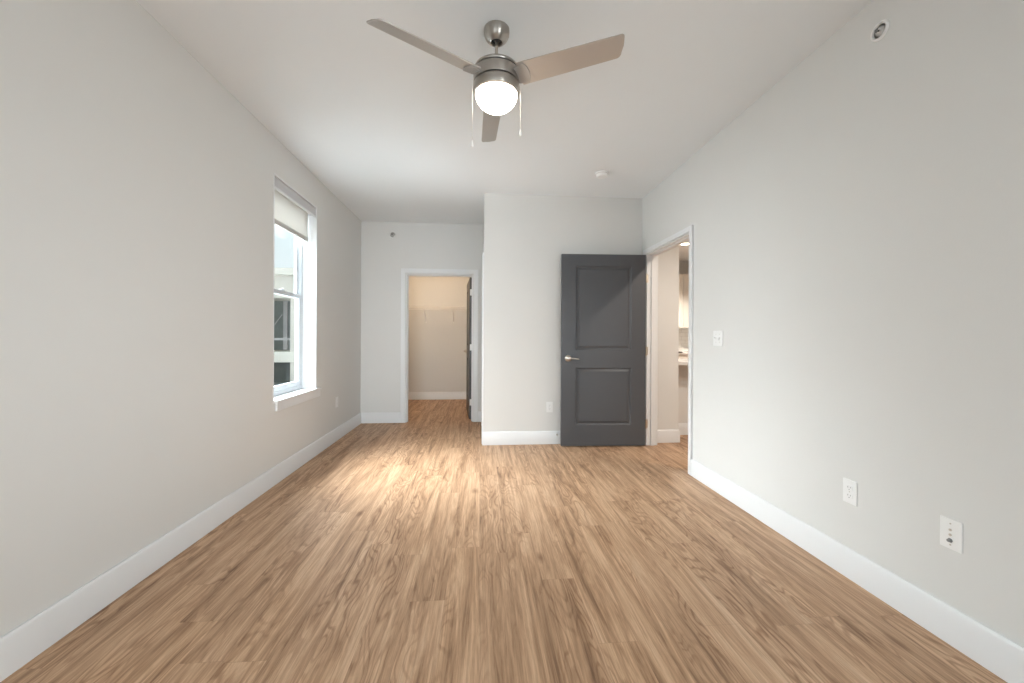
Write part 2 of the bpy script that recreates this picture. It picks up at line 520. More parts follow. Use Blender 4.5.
# bathroom doorway on the side of the projecting wall
fr = empty('trim_3', (PX, (BY0 + BY1) / 2, 0)); struct(fr, 'thin white casing edge on the side of the projecting wall', 'door frame')
oy = (BY0 + BY1) / 2
b = MB()
a0, a1 = PX - 0.0185, PX - e
b.box(a0, a1, BY0 - 0.09, BY0 - 0.005, 0, 2.10).box(a0, a1, BY1 + 0.005, BY1 + CW, 0, 2.10)
b.box(a0, a1, BY0 - 0.005, BY1 + 0.005, 2.045, 2.10)
b.build('casing', TRIM, fr, bevel=0.003, M=Matrix.Translation((-PX, -oy, 0)))
b = MB().box(PX + 0.02, PX + WT, BY0 + e, BY0 + 0.013, 0, 2.049).box(PX + 0.02, PX + WT, BY1 - 0.013, BY1 - e, 0, 2.049)
b.box(PX + 0.02, PX + WT, BY0 + 0.013, BY1 - 0.013, 2.036, 2.049)
b.build('jamb', TRIM, fr, M=Matrix.Translation((-PX, -oy, 0)))


# ------------------------------------------------------------ two-panel doors
def door_leaf(name, w, h, th, zb=0.012, stile=0.155):
    """slab from x=0 (hinge) to x=-w, front face y=0, back y=th, with two moulded panels on both faces"""
    b = MB()
    rects = [(-w + stile, -stile, zb + 1.03, zb + h - 0.128), (-w + stile, -stile, zb + 0.222, zb + 0.838)]
    rings = [(0.0, 0.0), (0.010, 0.010), (0.022, 0.012), (0.040, 0.004)]      # inset, depth: sunk moulding, raised field
    for face, sgn in ((0.0, 1), (th, -1)):
        xs = [-w, -w + stile, -stile, 0]
        zs = [zb, rects[1][2], rects[1][3], rects[0][2], rects[0][3], zb + h]
        for i in range(3):
            for j in range(5):
                if i == 1 and j in (1, 3): continue
                b.add([(xs[i], face, zs[j]), (xs[i + 1], face, zs[j]), (xs[i + 1], face, zs[j + 1]), (xs[i], face, zs[j + 1])], [(0, 1, 2, 3)])
        for x0, x1, z0, z1 in rects:
            loops = []
            for ins, dep in rings:
                y = face + sgn * dep
                loops.append([(x0 + ins, y, z0 + ins), (x1 - ins, y, z0 + ins), (x1 - ins, y, z1 - ins), (x0 + ins, y, z1 - ins)])
            for A, B in zip(loops, loops[1:]):
                for k in range(4):
                    k2 = (k + 1) % 4
                    b.add([A[k], A[k2], B[k2], B[k]], [(0, 1, 2, 3)])
            b.add(loops[-1], [(0, 1, 2, 3)])
    z0, z1 = zb, zb + h
    b.add([(-w, 0, z0), (0, 0, z0), (0, th, z0), (-w, th, z0)], [(0, 1, 2, 3)])
    b.add([(-w, 0, z1), (0, 0, z1), (0, th, z1), (-w, th, z1)], [(0, 1, 2, 3)])
    b.add([(0, 0, z0), (0, th, z0), (0, th, z1), (0, 0, z1)], [(0, 1, 2, 3)])
    b.add([(-w, 0, z0), (-w, th, z0), (-w, th, z1), (-w, 0, z1)], [(0, 1, 2, 3)])
    # weld
    me_v, idx, remap = [], {}, []
    for p in b.v:
        k = tuple(round(c, 5) for c in p)
        if k not in idx: idx[k] = len(me_v); me_v.append(p)
        remap.append(idx[k])
    b.v = me_v; b.f = [tuple(remap[i] for i in f) for f in b.f]
    return b.build(name, DOOR, angle=20)


def lever_set(parent, x, y, z, out, toward, m=NICKEL):
    """rose with a lever; out = +-1 along local Y, toward = +-1 along local X"""
    M = Matrix.Translation((x, y, z)) @ Matrix.Rotation(R(90) * (1 if out < 0 else -1), 4, 'X')
    rose = MB().lathe([(0.036, 0.0004), (0.036, 0.006), (0.033, 0.012), (0.024, 0.018), (0.013, 0.021), (0.012, 0.040), (0.0, 0.0405)], 28, cap1=False).build(
        'door_handle', m, parent, M=M)
    s = toward
    pts = [(0, 0, 0.036), (s * 0.012, 0, 0.047), (s * 0.035, 0.0, 0.049), (s * 0.07, -0.002, 0.048), (s * 0.102, -0.006, 0.046), (s * 0.112, -0.007, 0.044)]
    lv = MB().tube(pts, [0.012, 0.0115, 0.0085, 0.007, 0.006, 0.003], 14).build('lever', m, rose)
    return rose


def hinge(parent, x, y, z, m=BRASS, leaf=(0, 0, 0, 0)):
    h = MB().lathe([(0.0065, -0.044), (0.0065, 0.044)], 14)
    h.lathe([(0.004, 0.044), (0.006, 0.047), (0.003, 0.051)], 12).lathe([(0.003, -0.051), (0.006, -0.047), (0.004, -0.044)], 12)
    x0, x1, y0, y1 = leaf
    h.box(x0, x1, y0, y1, -0.0445, 0.0445)
    return h.build('hinge', m, parent, loc=(x, y, z))


# bedroom door, swung open a little past 90 degrees against the projecting wall
D1W = 0.912
d1 = door_leaf('door_1', D1W, 2.056, 0.042)
ax, ay = 1.776, 4.116
d1.location = (ax, ay, 0); d1.rotation_euler = (0, 0, R(-2.6))
struct(d1, 'charcoal two-panel door standing open at the bedroom doorway', 'door')
h1 = lever_set(d1, -D1W + 0.072, 0, 0.950, -1, 1)
lever_set(d1, -D1W + 0.072, 0.042, 0.950, 1, 1)
for z in (0.24, 1.03, 1.82):
    hinge(d1, 0.0125, 0.014, z, leaf=(-0.006, 0.030, 0.0235, 0.0255))

# closet door, swung into the closet
D2W = 0.855
d2 = door_leaf('door_2', D2W, 2.01, 0.035)
d2.location = (CX1 - 0.020 - 0.035, YC + WT + 0.004, 0)
d2.rotation_euler = (0, 0, R(-90 + 4.8))
struct(d2, 'charcoal closet door seen nearly edge-on inside the closet doorway', 'door')
lever_set(d2, -D2W + 0.07, 0, 0.95, -1, 1)
lever_set(d2, -D2W + 0.07, 0.035, 0.95, 1, 1)
WHINGE = mat('pale_hinge', (0.80, 0.79, 0.77), 0.35, 0.3, var=0.02)
for z in (0.25, 1.03, 1.81):
    hinge(d2, 0.008, 0.041, z, WHINGE, leaf=(-0.0075, -0.006, -0.036, 0.0))

# closed bathroom door, almost exactly edge-on to the viewer
b = door_leaf('door_3', BY1 - BY0 - 0.032, 2.02, 0.035)
b.location = (PX + 0.030, BY0 + 0.016, 0); b.rotation_euler = (0, 0, R(-90))
struct(b, 'closed charcoal door on the side of the projecting wall', 'door')

# ------------------------------------------------------------ left window
win = empty('window_1', (XL, (WY0 + WY1) / 2, WZ0)); struct(win, 'tall white single-hung window in the left wall', 'window')
wy = (WY0 + WY1) / 2; T = Matrix.Translation((-XL, -wy, -WZ0))
t_ = 0.015
b = MB()
xa, xb = XL - 0.19, XL + 0.002
b.box(xa, xb, WY0 + e, WY0 + t_, WZ0 + 0.02, WZ1 - e).box(xa, xb, WY1 - t_, WY1 - e, WZ0 + 0.02, WZ1 - e)
b.box(xa, xb, WY0 + t_, WY1 - t_, WZ1 - t_, WZ1 - e)
b.build('window_jamb', TRIM, win, bevel=0.001, M=T)
b = MB().box(xa, XL + e, WY0 + e, WY1 - e, WZ0 + e, WZ0 + 0.021).box(XL + e, XL + 0.026, WY0 + 0.030, WY1 + 0.066, WZ0 + e, WZ0 + 0.021)
b.build('window_stool', TRIM, win, bevel=0.002, M=T)
MB().box(XL + e, XL + 0.016, WY0 + 0.042, WY1 + 0.058, WZ0 - 0.066, WZ0).build('apron', TRIM, win, bevel=0.002, M=T)
# vinyl frame and sashes
fy0, fy1, fz0, fz1 = WY0 + t_, WY1 - t_, WZ0 + 0.021, WZ1 - t_
fx0, fx1 = XL - 0.190, XL - 0.128


def ring(b, x0, x1, y0, y1, z0, z1, w, wb=None, wt=None):
    wb, wt = wb or w, wt or w
    b.box(x0, x1, y0, y0 + w, z0, z1).box(x0, x1, y1 - w, y1, z0, z1)
    b.box(x0, x1, y0 + w, y1 - w, z0, z0 + wb).box(x0, x1, y0 + w, y1 - w, z1 - wt, z1)


b = MB(); ring(b, fx0, fx1, fy0, fy1, fz0, fz1, 0.026, 0.034)
b.build('frame', VINYL, win, bevel=0.002, M=T)
zm = 1.558
b = MB(); ring(b, fx0 + 0.006, fx0 + 0.030, fy0 + 0.026, fy1 - 0.026, zm - 0.018, fz1 - 0.026, 0.036)
us = b.build('upper_sash', VINYL, win, bevel=0.002, M=T)
MB().box(fx0 + 0.016, fx0 + 0.020, fy0 + 0.06, fy1 - 0.06, zm + 0.016, fz1 - 0.06).build('pane', GLASS, us)
b = MB(); ring(b, fx0 + 0.031, fx1 - 0.004, fy0 + 0.026, fy1 - 0.026, fz0 + 0.034, zm + 0.018, 0.036, 0.046)
ls = b.build('lower_sash', VINYL, win, bevel=0.002, M=T)
MB().box(fx0 + 0.042, fx0 + 0.046, fy0 + 0.06, fy1 - 0.06, fz0 + 0.078, zm - 0.016).build('pane', GLASS, ls)
b = MB().box(fx1 - 0.012, fx1 + 0.004, wy - 0.03, wy + 0.03, zm + 0.018, zm + 0.030).box(fx1 - 0.006, fx1 + 0.012, wy - 0.006, wy + 0.006, zm + 0.030, zm + 0.038)
b.build('sash_lock', VINYL, ls, bevel=0.002)

# unseen rear window, added to go with the fill lamps behind the viewer
w2 = empty('window_2_added', (0.1, YR, RZ0)); struct(w2, 'wide white window added unseen in the end wall behind the viewer', 'window')
T2 = Matrix.Translation((-0.1, -YR, -RZ0))
b = MB()
for a0, a1, c0, c1 in ((RX0, RX0 + 0.05, RZ0, RZ1), (RX1 - 0.05, RX1, RZ0, RZ1), (0.075, 0.125, RZ0, RZ1), (RX0 + 0.05, RX1 - 0.05, RZ0, RZ0 + 0.05), (RX0 + 0.05, RX1 - 0.05, RZ1 - 0.05, RZ1)):
    b.box(a0, a1, YR - 0.14, YR - 0.08, c0, c1)
b.build('frame', VINYL, w2, M=T2)
MB().box(RX0 + 0.05, 0.075, YR - 0.113, YR - 0.107, RZ0 + 0.05, RZ1 - 0.05).build('pane', GLASS, w2, M=T2)
MB().box(0.125, RX1 - 0.05, YR - 0.113, YR - 0.107, RZ0 + 0.05, RZ1 - 0.05).build('pane', GLASS, w2, M=T2)

# roller shade
sh = empty('roller_shade', (XL - 0.04, wy, WZ1 - t_ - 0.1)); tag(sh, 'off-white roller shade with grey valance at the top of the left window', 'window shade')
T = Matrix.Translation((-(XL - 0.04), -wy, -(WZ1 - t_ - 0.1)))
vz1 = WZ1 - t_ - 0.002
b = MB().box(XL - 0.012, XL - 0.008, WY0 + 0.014, WY1 - 0.014, vz1 - 0.076, vz1)
b.box(XL - 0.085, XL - 0.012, WY0 + 0.014, WY0 + 0.018, vz1 - 0.076, vz1).box(XL - 0.085, XL - 0.012, WY1 - 0.018, WY1 - 0.014, vz1 - 0.076, vz1)
b.box(XL - 0.085, XL - 0.012, WY0 + 0.018, WY1 - 0.018, vz1 - 0.004, vz1)
b.build('valance', VALANCE, sh, bevel=0.001, M=T)
MB().box(XL - 0.016, XL - 0.003, WY0 + 0.014, WY1 - 0.014, vz1 - 0.094, vz1 - 0.076).build('valance_lip', TRIM, sh, bevel=0.003, M=T)
sz = 2.140
rol = MB().lathe([(0.026, -0.385), (0.026, 0.385)], 24, Matrix.Translation((XL - 0.052, wy, vz1 - 0.042)) @ Matrix.Rotation(R(90), 4, 'X')).build('roller', FABRIC, sh, M=T)
fab = MB().box(XL - 0.0785, XL - 0.0772, WY0 + 0.03, WY1 - 0.030, sz, vz1 - 0.042).build('shade_fabric', FABRIC, sh, M=T)
MB().box(XL - 0.084, XL - 0.071, WY0 + 0.03, WY1 - 0.030, sz - 0.042, sz).build('hem_bar', HEM, fab, bevel=0.003)
ch = MB()
cy, cz0 = WY1 - 0.020, 0.86
for dx in (-0.007, 0.007):
    n = 190
    ch.tube([(XL - 0.040 + dx, cy, vz1 - 0.06), (XL - 0.040 + dx, cy, cz0)], 0.0012, 6)
ch.build('chain', PLATE, sh, M=T)
star = []
for k in range(10):
    a = math.pi / 2 + k * math.pi / 5; r_ = 0.030 if k % 2 == 0 else 0.013
    star.append((r_ * math.cos(a), r_ * math.sin(a)))
st = MB().prism(star, 0, 0.014, T @ Matrix.Translation((XL - 0.040, WY1 - t_ - 0.0006, 0.845)) @ Matrix.Rotation(R(90), 4, 'X')).build('chain_tensioner', PLATE, sh, bevel=0.003)

# ------------------------------------------------------------ ceiling fan
FX, FY = 0.076, 2.014
fan = empty('ceiling_fan', (FX, FY, H)); tag(fan, 'brushed nickel three-blade ceiling fan with a glowing glass bowl light', 'ceiling fan')


def z_(z): return z - H


can = MB().lathe([(0.0655, -0.0006), (0.0655, -0.012), (0.064, -0.026), (0.058, -0.042), (0.047, -0.055), (0.034, -0.064), (0.030, -0.067), (0.028, -0.064), (0.027, -0.045)], 40, cap1=False).build('canopy', BRUSHED, fan)
MB().lathe([(0.0260, -0.050), (0.022, -0.058), (0.014, -0.064), (0.008, -0.066)], 24).build('hanger_ball', DARK, can)
MB().lathe([(0.0075, -0.062), (0.0075, z_(2.575))], 20).build('downrod', NICKEL, fan)
MB().lathe([(0.010, z_(2.612)), (0.017, z_(2.609)), (0.019, z_(2.60)), (0.019, z_(2.582)), (0.026, z_(2.566)), (0.032, z_(2.556))], 28).build('yoke_cover', BRUSHED, fan)
mot = MB()
mot.lathe([(0.03, z_(2.560)), (0.07, z_(2.556)), (0.100, z_(2.548)), (0.113, z_(2.538)), (0.116, z_(2.528)), (0.114, z_(2.524)), (0.10, z_(2.523))], 56)
mot.lathe([(0.10, z_(2.517)), (0.1165, z_(2.516)), (0.118, z_(2.512)), (0.118, z_(2.466)), (0.1165, z_(2.462)), (0.10, z_(2.461))], 56)
motor = mot.build('motor_housing', BRUSHED, fan)
MB().lathe([(0.108, z_(2.530)), (0.108, z_(2.440))], 40).build('dark_gap_ring', DARK, motor)
lk = MB().lathe([(0.10, z_(2.455)), (0.1165, z_(2.454)), (0.119, z_(2.450)), (0.119, z_(2.420)), (0.115, z_(2.410)), (0.1085, z_(2.406)), (0.10, z_(2.408))], 56).build('light_kit', BRUSHED, fan)
prof = []
for k in range(15):
    a = k / 14 * math.pi / 2
    prof.append((max(0.107 * math.cos(a), 0.0004), z_(2.409) - 0.085 * math.sin(a)))
MB().lathe(prof, 48).build('glass_bowl', GLOBE, fan)


def blade_mesh():
    """blade outline along +X: slightly tapered, slanted tip, one tight and one generous corner"""
    r0, rl, rt, w0, w1 = 0.128, 0.640, 0.618, 0.059, 0.051
    poly = [(r0, -w0)]
    c = 0.012
    for k in range(6):
        a = R(-90 + 84 * k / 5)
        poly.append((rl - c + c * math.cos(a), -w1 + c + c * math.sin(a)))
    poly.append(((rl + rt) / 2 + 0.003, 0.0))
    c = 0.026
    for k in range(7):
        a = R(6 + 84 * k / 6)
        poly.append((rt - c + c * math.cos(a), w1 - c + c * math.sin(a)))
    poly.append((r0, w0))
    return poly


poly = blade_mesh()
ph = 3.7084
for k in range(3):
    a = ph - k * 2 * math.pi / 3
    M = Matrix.Translation((0, 0, z_(2.482))) @ Matrix.Rotation(a, 4, 'Z') @ Matrix.Rotation(R(-19), 4, 'X')
    bl = MB().prism(poly, -0.003, 0.003).build('blade', BLADE, fan, bevel=0.001, M=M)
    arm = MB().prism([(0.09, -0.03), (0.12, -0.045), (0.165, -0.055), (0.178, -0.03), (0.182, 0), (0.178, 0.03), (0.165, 0.055), (0.12, 0.045), (0.09, 0.03)], -0.0075, -0.0032)
    arm.build('blade_arm', ARM, bl, bevel=0.001)
for (dx, dy, z0, z1) in ((-0.112, -0.045, 2.43, 2.112), (0.112, -0.030, 2.43, 2.186)):
    c_ = MB().tube([(dx * 0.98, dy * 0.98, z_(z0)), (dx * 1.06, dy * 1.06, z_(z0 - 0.004)), (dx * 1.08, dy * 1.08, z_(z0 - 0.012)), (dx * 1.08, dy * 1.08, z_(z1 + 0.03))], 0.0008, 6)
    for q in range(60):
        z = z0 - 0.016 - q * (z0 - 0.02 - z1 - 0.03) / 60
        c_.lathe([(0.0004, 0.0014), (0.0014, 0.0005), (0.0014, -0.0005), (0.0004, -0.0014)], 6, Matrix.Translation((dx * 1.08, dy * 1.08, z_(z))))
    pc = c_.build('pull_chain', NICKEL, fan)
    MB().lathe([(0.0015, 0.034), (0.003, 0.030), (0.0052, 0.012), (0.0058, 0.004), (0.004, 0.0), (0.001, -0.001)], 14, Matrix.Translation((dx * 1.08, dy * 1.08, z_(z1)))).build('chain_fob', PLATE, pc)

# ------------------------------------------------------------ smoke alarm and sprinklers
s = MB().lathe([(0.062, -0.0006), (0.062, -0.012), (0.058, -0.014)], 40)
sm = s.build('smoke_alarm', PLATE, loc=(1.145, 3.665, H)); tag(sm, 'round white smoke alarm on the ceiling in front of the projecting wall', 'smoke alarm')
MB().lathe([(0.056, -0.0142), (0.055, -0.022), (0.052, -0.035), (0.044, -0.042), (0.02, -0.044)], 40).build('cover', PLATE, sm)
MB().lathe([(0.0595, -0.0125), (0.0585, -0.0185)], 40).build('vent_ring', CUP, sm)
MB().lathe([(0.012, -0.0442), (0.011, -0.047)], 20).build('test_button', PLATE, sm)


def sprinkler(loc, M3, label):
    o = empty('sprinkler', loc); o.matrix_world = Matrix.Translation(loc) @ M3
    tag(o, label, 'sprinkler', 'sidewall sprinklers')
    # local +Z points out of the wall
    MB().lathe([(0.041, 0.0006), (0.041, 0.004), (0.037, 0.009), (0.031, 0.009), (0.028, 0.004), (0.027, 0.001)], 40, cap1=False).build('escutcheon', PLATE, o)
    MB().lathe([(0.0275, 0.0012), (0.020, 0.0012), (0.0004, 0.0016)], 32, cap1=False).build('recess_cup', CUP, o)
    h = MB().lathe([(0.010, 0.0018), (0.010, 0.006), (0.006, 0.009)], 20)
    for sy in (-1, 1):
        h.tube([(0, sy * 0.008, 0.004), (0, sy * 0.012, 0.010), (0, sy * 0.008, 0.016), (0, 0, 0.019)], 0.002, 8)
    hd = h.build('sprinkler_head', CUP, o)
    MB().lathe([(0.0045, 0.009), (0.0060, 0.018)], 12).build('bulb', DARK, hd)
    MB().prism([(-0.009, -0.008), (0.008, -0.008), (0.008, 0.008), (-0.009, 0.008)], 0.019, 0.0205).build('deflector', SLOT, hd)


sprinkler((XR, 1.652, 2.570), Matrix.Rotation(R(-90), 4, 'Y'), 'round white sprinkler high on the right wall near the ceiling')
sprinkler((-1.202, YC, 2.567), Matrix.Rotation(R(90), 4, 'X'), 'small round sprinkler above and left of the closet doorway')


# ------------------------------------------------------------ wall plates (local: X right, Z up, -Y out of the wall)
def rrect(w, h, r, n=5):
    p = []
    for cx, cy, a0 in ((w / 2 - r, h / 2 - r, 0), (-w / 2 + r, h / 2 - r, 90), (-w / 2 + r, -h / 2 + r, 180), (w / 2 - r, -h / 2 + r, 270)):
        for k in range(n + 1):
            a = R(a0 + 90 * k / n)
            p.append((cx + r * math.cos(a), cy + r * math.sin(a)))
    return p


F = Matrix.Rotation(R(90), 4, 'X')          # prism +Z -> -Y


def plate(root, w, h):
    return MB().prism(rrect(w, h, 0.004), 0.0006, 0.006, F).build('plate', PLATE, root, bevel=0.002)


def outlet(loc, rz, label):
    o = empty('wall_outlet', loc, (0, 0, rz)); tag(o, label, 'outlet', 'duplex outlets')
    plate(o, 0.072, 0.116)
    for s in (-1, 1):
        r_ = MB().prism(rrect(0.033, 0.028, 0.012), 0.0062, 0.0085, F @ Matrix.Translation((0, s * 0.0195, 0))).build('receptacle', PLATE, o, bevel=0.0008)
        q = MB()
        for dx, hh in ((-0.0065, 0.0085), (0.0065, 0.007)):
            q.prism(rrect(0.0022, hh, 0.0006, 2), 0.0078, 0.0088, F @ Matrix.Translation((dx, s * 0.0195 + 0.003, 0)))
        q.prism(rrect(0.0046, 0.0046, 0.0022, 4), 0.0078, 0.0088, F @ Matrix.Translation((0, s * 0.0195 - 0.008, 0)))
        q.build('slots', SLOT, r_)
    MB().lathe([(0.0026, 0.006), (0.0026, 0.0074), (0.001, 0.008)], 12, F).build('screw', NICKEL, o)
    return o


outlet((XR, 1.785, 0.421), R(-90), 'white outlet low on the right wall, farther from the viewer')
outlet((0.763, YP, 0.406), 0, 'white outlet above the baseboard beside the open charcoal door')
outlet((XL, 4.594, 0.432), R(90), 'white outlet on the left wall past the window, seen edge-on')

o = empty('cable_plate', (XR, 1.371, 0.420), (0, 0, R(-90))); tag(o, 'white cable jack plate low on the right wall nearest the viewer', 'wall plate')
plate(o, 0.072, 0.116)
for z in (0.016, -0.003):
    MB().lathe([(0.0048, 0.006), (0.0048, 0.008), (0.003, 0.0082)], 16, F @ Matrix.Translation((0, z, 0))).build('jack', NICKEL, o)
cx_ = MB().lathe([(0.0085, 0.006), (0.0085, 0.009), (0.0055, 0.0092), (0.0055, 0.017)], 6, F @ Matrix.Translation((0, -0.024, 0))).build('coaxial_jack', SLOT, o)
for z in (0.040, -0.041):
    MB().lathe([(0.003, 0.006), (0.003, 0.0072), (0.001, 0.0078)], 12, F @ Matrix.Translation((0, z, 0))).build('screw', NICKEL, o)

o = empty('light_switch', (XR, 2.863, 1.170), (0, 0, R(-90))); tag(o, 'white double light switch on the right wall beside the doorway', 'light switch')
plate(o, 0.117, 0.116)
for i, dx in enumerate((-0.023, 0.023)):
    fr_ = MB().prism(rrect(0.011, 0.025, 0.001, 2), 0.0062, 0.0072, F @ Matrix.Translation((dx, 0, 0))).build('switch_collar', PLATE, o)
    tz = 1 if i == 0 else -1
    MB().add([(dx - 0.004, -0.0065, -0.008), (dx + 0.004, -0.0065, -0.008), (dx + 0.004, -0.0065, 0.008), (dx - 0.004, -0.0065, 0.008),
              (dx - 0.0035, -0.019, tz * 0.010 - 0.003), (dx + 0.0035, -0.019, tz * 0.010 - 0.003), (dx + 0.0035, -0.019, tz * 0.010 + 0.003), (dx - 0.0035, -0.019, tz * 0.010 + 0.003)],
             [(0, 3, 2, 1), (4, 5, 6, 7), (0, 1, 5, 4), (1, 2, 6, 5), (2, 3, 7, 6), (3, 0, 4, 7)]).build('toggle', PLATE, fr_, bevel=0.001)
    for z in (0.030, -0.030):
        MB().lathe([(0.0026, 0.006), (0.0026, 0.0072), (0.001, 0.0078)], 12, F @ Matrix.Translation((dx, z, 0))).build('screw', NICKEL, o)

# door bumper on the baseboard
o = empty('door_bumper', (0.846, YP - 0.0146, 0.105)); tag(o, 'small spring door bumper on the baseboard at the charcoal door edge', 'door stop')
MB().lathe([(0.010, 0), (0.010, 0.003), (0.006, 0.006)], 18, F).build('base', NICKEL, o)
sp_ = [(0.005 * math.cos(k * 0.9), -0.005 - k * 0.0011, 0.005 * math.sin(k * 0.9)) for k in range(56)]
MB().tube(sp_, 0.0012, 6).build('spring', NICKEL, o)
MB().lathe([(0.0065, 0.064), (0.0075, 0.066), (0.0075, 0.074), (0.005, 0.078)], 16, F).build('rubber_tip', PLATE, o)

# ------------------------------------------------------------ closet fittings
ws = empty('wire_shelf', (-0.65, YCB, 1.70)); tag(ws, 'white wire shelf with hanging rail across the closet back wall', 'closet shelf')
T = Matrix.Translation((0.65, -YCB, -1.70))
sx0, sx1, sy0, sy1, szf = XL + 0.004, 0.296, 7.205, YCB - 0.004, 1.724
b = MB()
n = 74
for k in range(n):
    x = sx0 + 0.012 + (sx1 - sx0 - 0.024) * k / (n - 1)
    b.tube([(x, sy1, szf), (x, sy0 + 0.004, szf), (x, sy0, szf - 0.004), (x, sy0, szf - 0.030)], 0.0015, 5)
b.build('wire_deck', WIRE, ws, M=T)
b = MB()
for y, z, r_ in ((sy0, szf + 0.002, 0.0045), (sy0, szf - 0.030, 0.0045), (sy1, szf, 0.004), (sy0 + 0.20, szf - 0.004, 0.0045)):
    b.tube([(sx0, y, z), (sx1, y, z)], r_, 8)
b.build('shelf_rail', WIRE, ws, M=T)
MB().tube([(sx0, sy0 + 0.012, szf - 0.052), (sx1, sy0 + 0.012, szf - 0.052)], 0.006, 10).build('hanging_rail', WIRE, ws, M=T)
for x in (-1.018, -0.505):
    b = MB().tube([(x, sy0 - 0.003, szf - 0.030), (x, sy0 + 0.002, szf - 0.046), (x, YCB - 0.012, 1.478), (x, YCB - 0.006, 1.462)], 0.0075, 8)
    b.box(x - 0.009, x + 0.009, YCB - 0.007, YCB - e, 1.44, 1.485)
    b.build('support_brace', WIRE, ws, M=T)

cl = empty('closet_light', (-0.864, 6.43, H)); tag(cl, 'flush round ceiling lamp inside the closet', 'ceiling light')
MB().lathe([(0.11, -0.0006), (0.11, -0.022), (0.10, -0.026)], 36).build('lamp_base', NICKEL, cl)
prof = [(max(0.0004, 0.10 * math.cos(k / 10 * math.pi / 2)), -0.0262 - 0.05 * math.sin(k / 10 * math.pi / 2)) for k in range(11)]
CLG = mat('closet_lamp_glass', (1, 0.93, 0.8), 0.3, emit=(1.0, 0.72, 0.46), strength=135.0, var=0.005)
MB().lathe(prof, 36).build('lamp_shade', CLG, cl)


# ------------------------------------------------------------ kitchen beyond the hall
def downlight(x, y, label, power=110):
    o = empty('recessed_light', (x, y, H)); tag(o, label, 'recessed light', 'recessed hall and kitchen lights')
    MB().lathe([(0.095, -0.0006), (0.095, -0.004), (0.085, -0.009), (0.076, -0.008), (0.074, -0.005)], 36).build('trim_ring', PLATE, o)
    MB().lathe([(0.074, -0.0052), (0.05, -0.0075), (0.0004, -0.008)], 36, cap1=False).build('lens', LED, o)
    lamp('recessed_light_glow', 'SPOT', (x, y, H - 0.02), power * 1.15, (1.0, 0.90, 0.79), spot_size=R(168 if power < 200 else 125), spot_blend=0.6, shadow_soft_size=0.07)
    return o


downlight(3.375, 6.27, 'bright recessed ceiling light seen through the bedroom doorway', 300)
downlight(2.56, 2.60, 'recessed ceiling light in the hall just outside the doorway', 150)
downlight(4.4, 1.6, 'unseen recessed ceiling light added farther out in the living area, hidden by the right wall', 150)  # unseen lamp, added to brighten the half wall under the counter

KX0 = 2.32
# peninsula: knee wall and counter
kn = MB().box(2.2275, 4.6, 4.60, 4.72, 0, 0.862)
struct(kn.build('wall_peninsula', WALL), 'low grey half wall under the pale counter beyond the doorway', 'wall')
bb = bb_profile(MB(), (2.245, 4.60 - e), (4.6, 4.60 - e), (0, -1)); struct(bb.build('baseboard_peninsula', TRIM), 'white baseboard below the pale counter beyond the doorway', 'baseboard')
ct = MB().box(2.2275, 4.65, 4.33, 5.02, 0.8625, 0.902).build('countertop', COUNTER, bevel=0.003); tag(ct, 'pale stone peninsula countertop seen through the doorway', 'countertop')
# back run
bc = empty('base_cabinet', (4.2, YK, 0)); tag(bc, 'white base cabinets below the tiled kitchen wall', 'cabinet')
T = Matrix.Translation((-4.2, -YK, 0))
MB().box(KX0, 6.0, YK - 0.58, YK - 0.002, 0.1, 0.872).box(KX0, 6.0, YK - 0.52, YK - 0.002, 0.0, 0.1).build('carcass', CAB, bc, M=T)
for k in range(7):
    x0 = KX0 + 0.01 + k * 0.525
    dd = MB(); ring(dd, YK - 0.602, YK - 0.582, x0, x0 + 0.51, 0.11, 0.862, 0.06)
    dd.box(YK - 0.592, YK - 0.582, x0 + 0.06, x0 + 0.45, 0.17, 0.80)
    dd.v = [(y, x, z) for x, y, z in dd.v]
    dr = dd.build('cabinet_door', CAB, bc, bevel=0.002, M=T)
    MB().tube([(x0 + 0.46, YK - 0.603, 0.70), (x0 + 0.46, YK - 0.628, 0.705), (x0 + 0.46, YK - 0.628, 0.795), (x0 + 0.46, YK - 0.603, 0.80)], 0.005, 8).build('pull', NICKEL, dr)
c2 = MB().box(KX0 - 0.02, 6.0, YK - 0.62, YK - 0.002, 0.8725, 0.91).build('countertop', COUNTER, bevel=0.003); tag(c2, 'pale counter run below the tiled kitchen wall', 'countertop')
ck = empty('cooktop', (3.56, YK - 0.36, 0.9105)); tag(ck, 'black cooktop set on the counter below the tiled kitchen wall', 'cooktop')
MB().box(-0.38, 0.165, -0.27, 0.25, 0.0, 0.016).build('cooktop_glass', BLACKG, ck, bevel=0.004)
for x, y, r_ in ((-0.2, -0.1, 0.09), (-0.2, 0.13, 0.07), (0.06, 0.12, 0.07), (0.06, -0.12, 0.08)):
    g = MB()
    for a in range(4):
        t = R(45 + 90 * a)
        g.tube([(x + 0.02 * math.cos(t), y + 0.02 * math.sin(t), 0.045), (x + r_ * math.cos(t), y + r_ * math.sin(t), 0.045), (x + (r_ + 0.006) * math.cos(t), y + (r_ + 0.006) * math.sin(t), 0.0165)], 0.006, 6)
    g.lathe([(0.03, 0.0162), (0.034, 0.022), (0.026, 0.030)], 20, Matrix.Translation((x, y, 0)))
    g.build('burner', DARK, ck)
tl = MB().box(KX0 - 0.02, 6.0, YK - 0.009, YK - e, 0.9105, 1.369); tag(tl.build('tile_backsplash', TILE), 'white subway tile backsplash under the cream wall cabinet', 'backsplash')
wc = empty('wall_cabinet', (4.2, YK, 1.37)); tag(wc, 'cream wall cabinet above the tile seen through the doorway', 'cabinet')
T = Matrix.Translation((-4.2, -YK, -1.37))
MB().box(KX0, 6.0, YK - 0.31, YK - 0.002, 1.37, 2.42).build('carcass', CAB, wc, M=T)
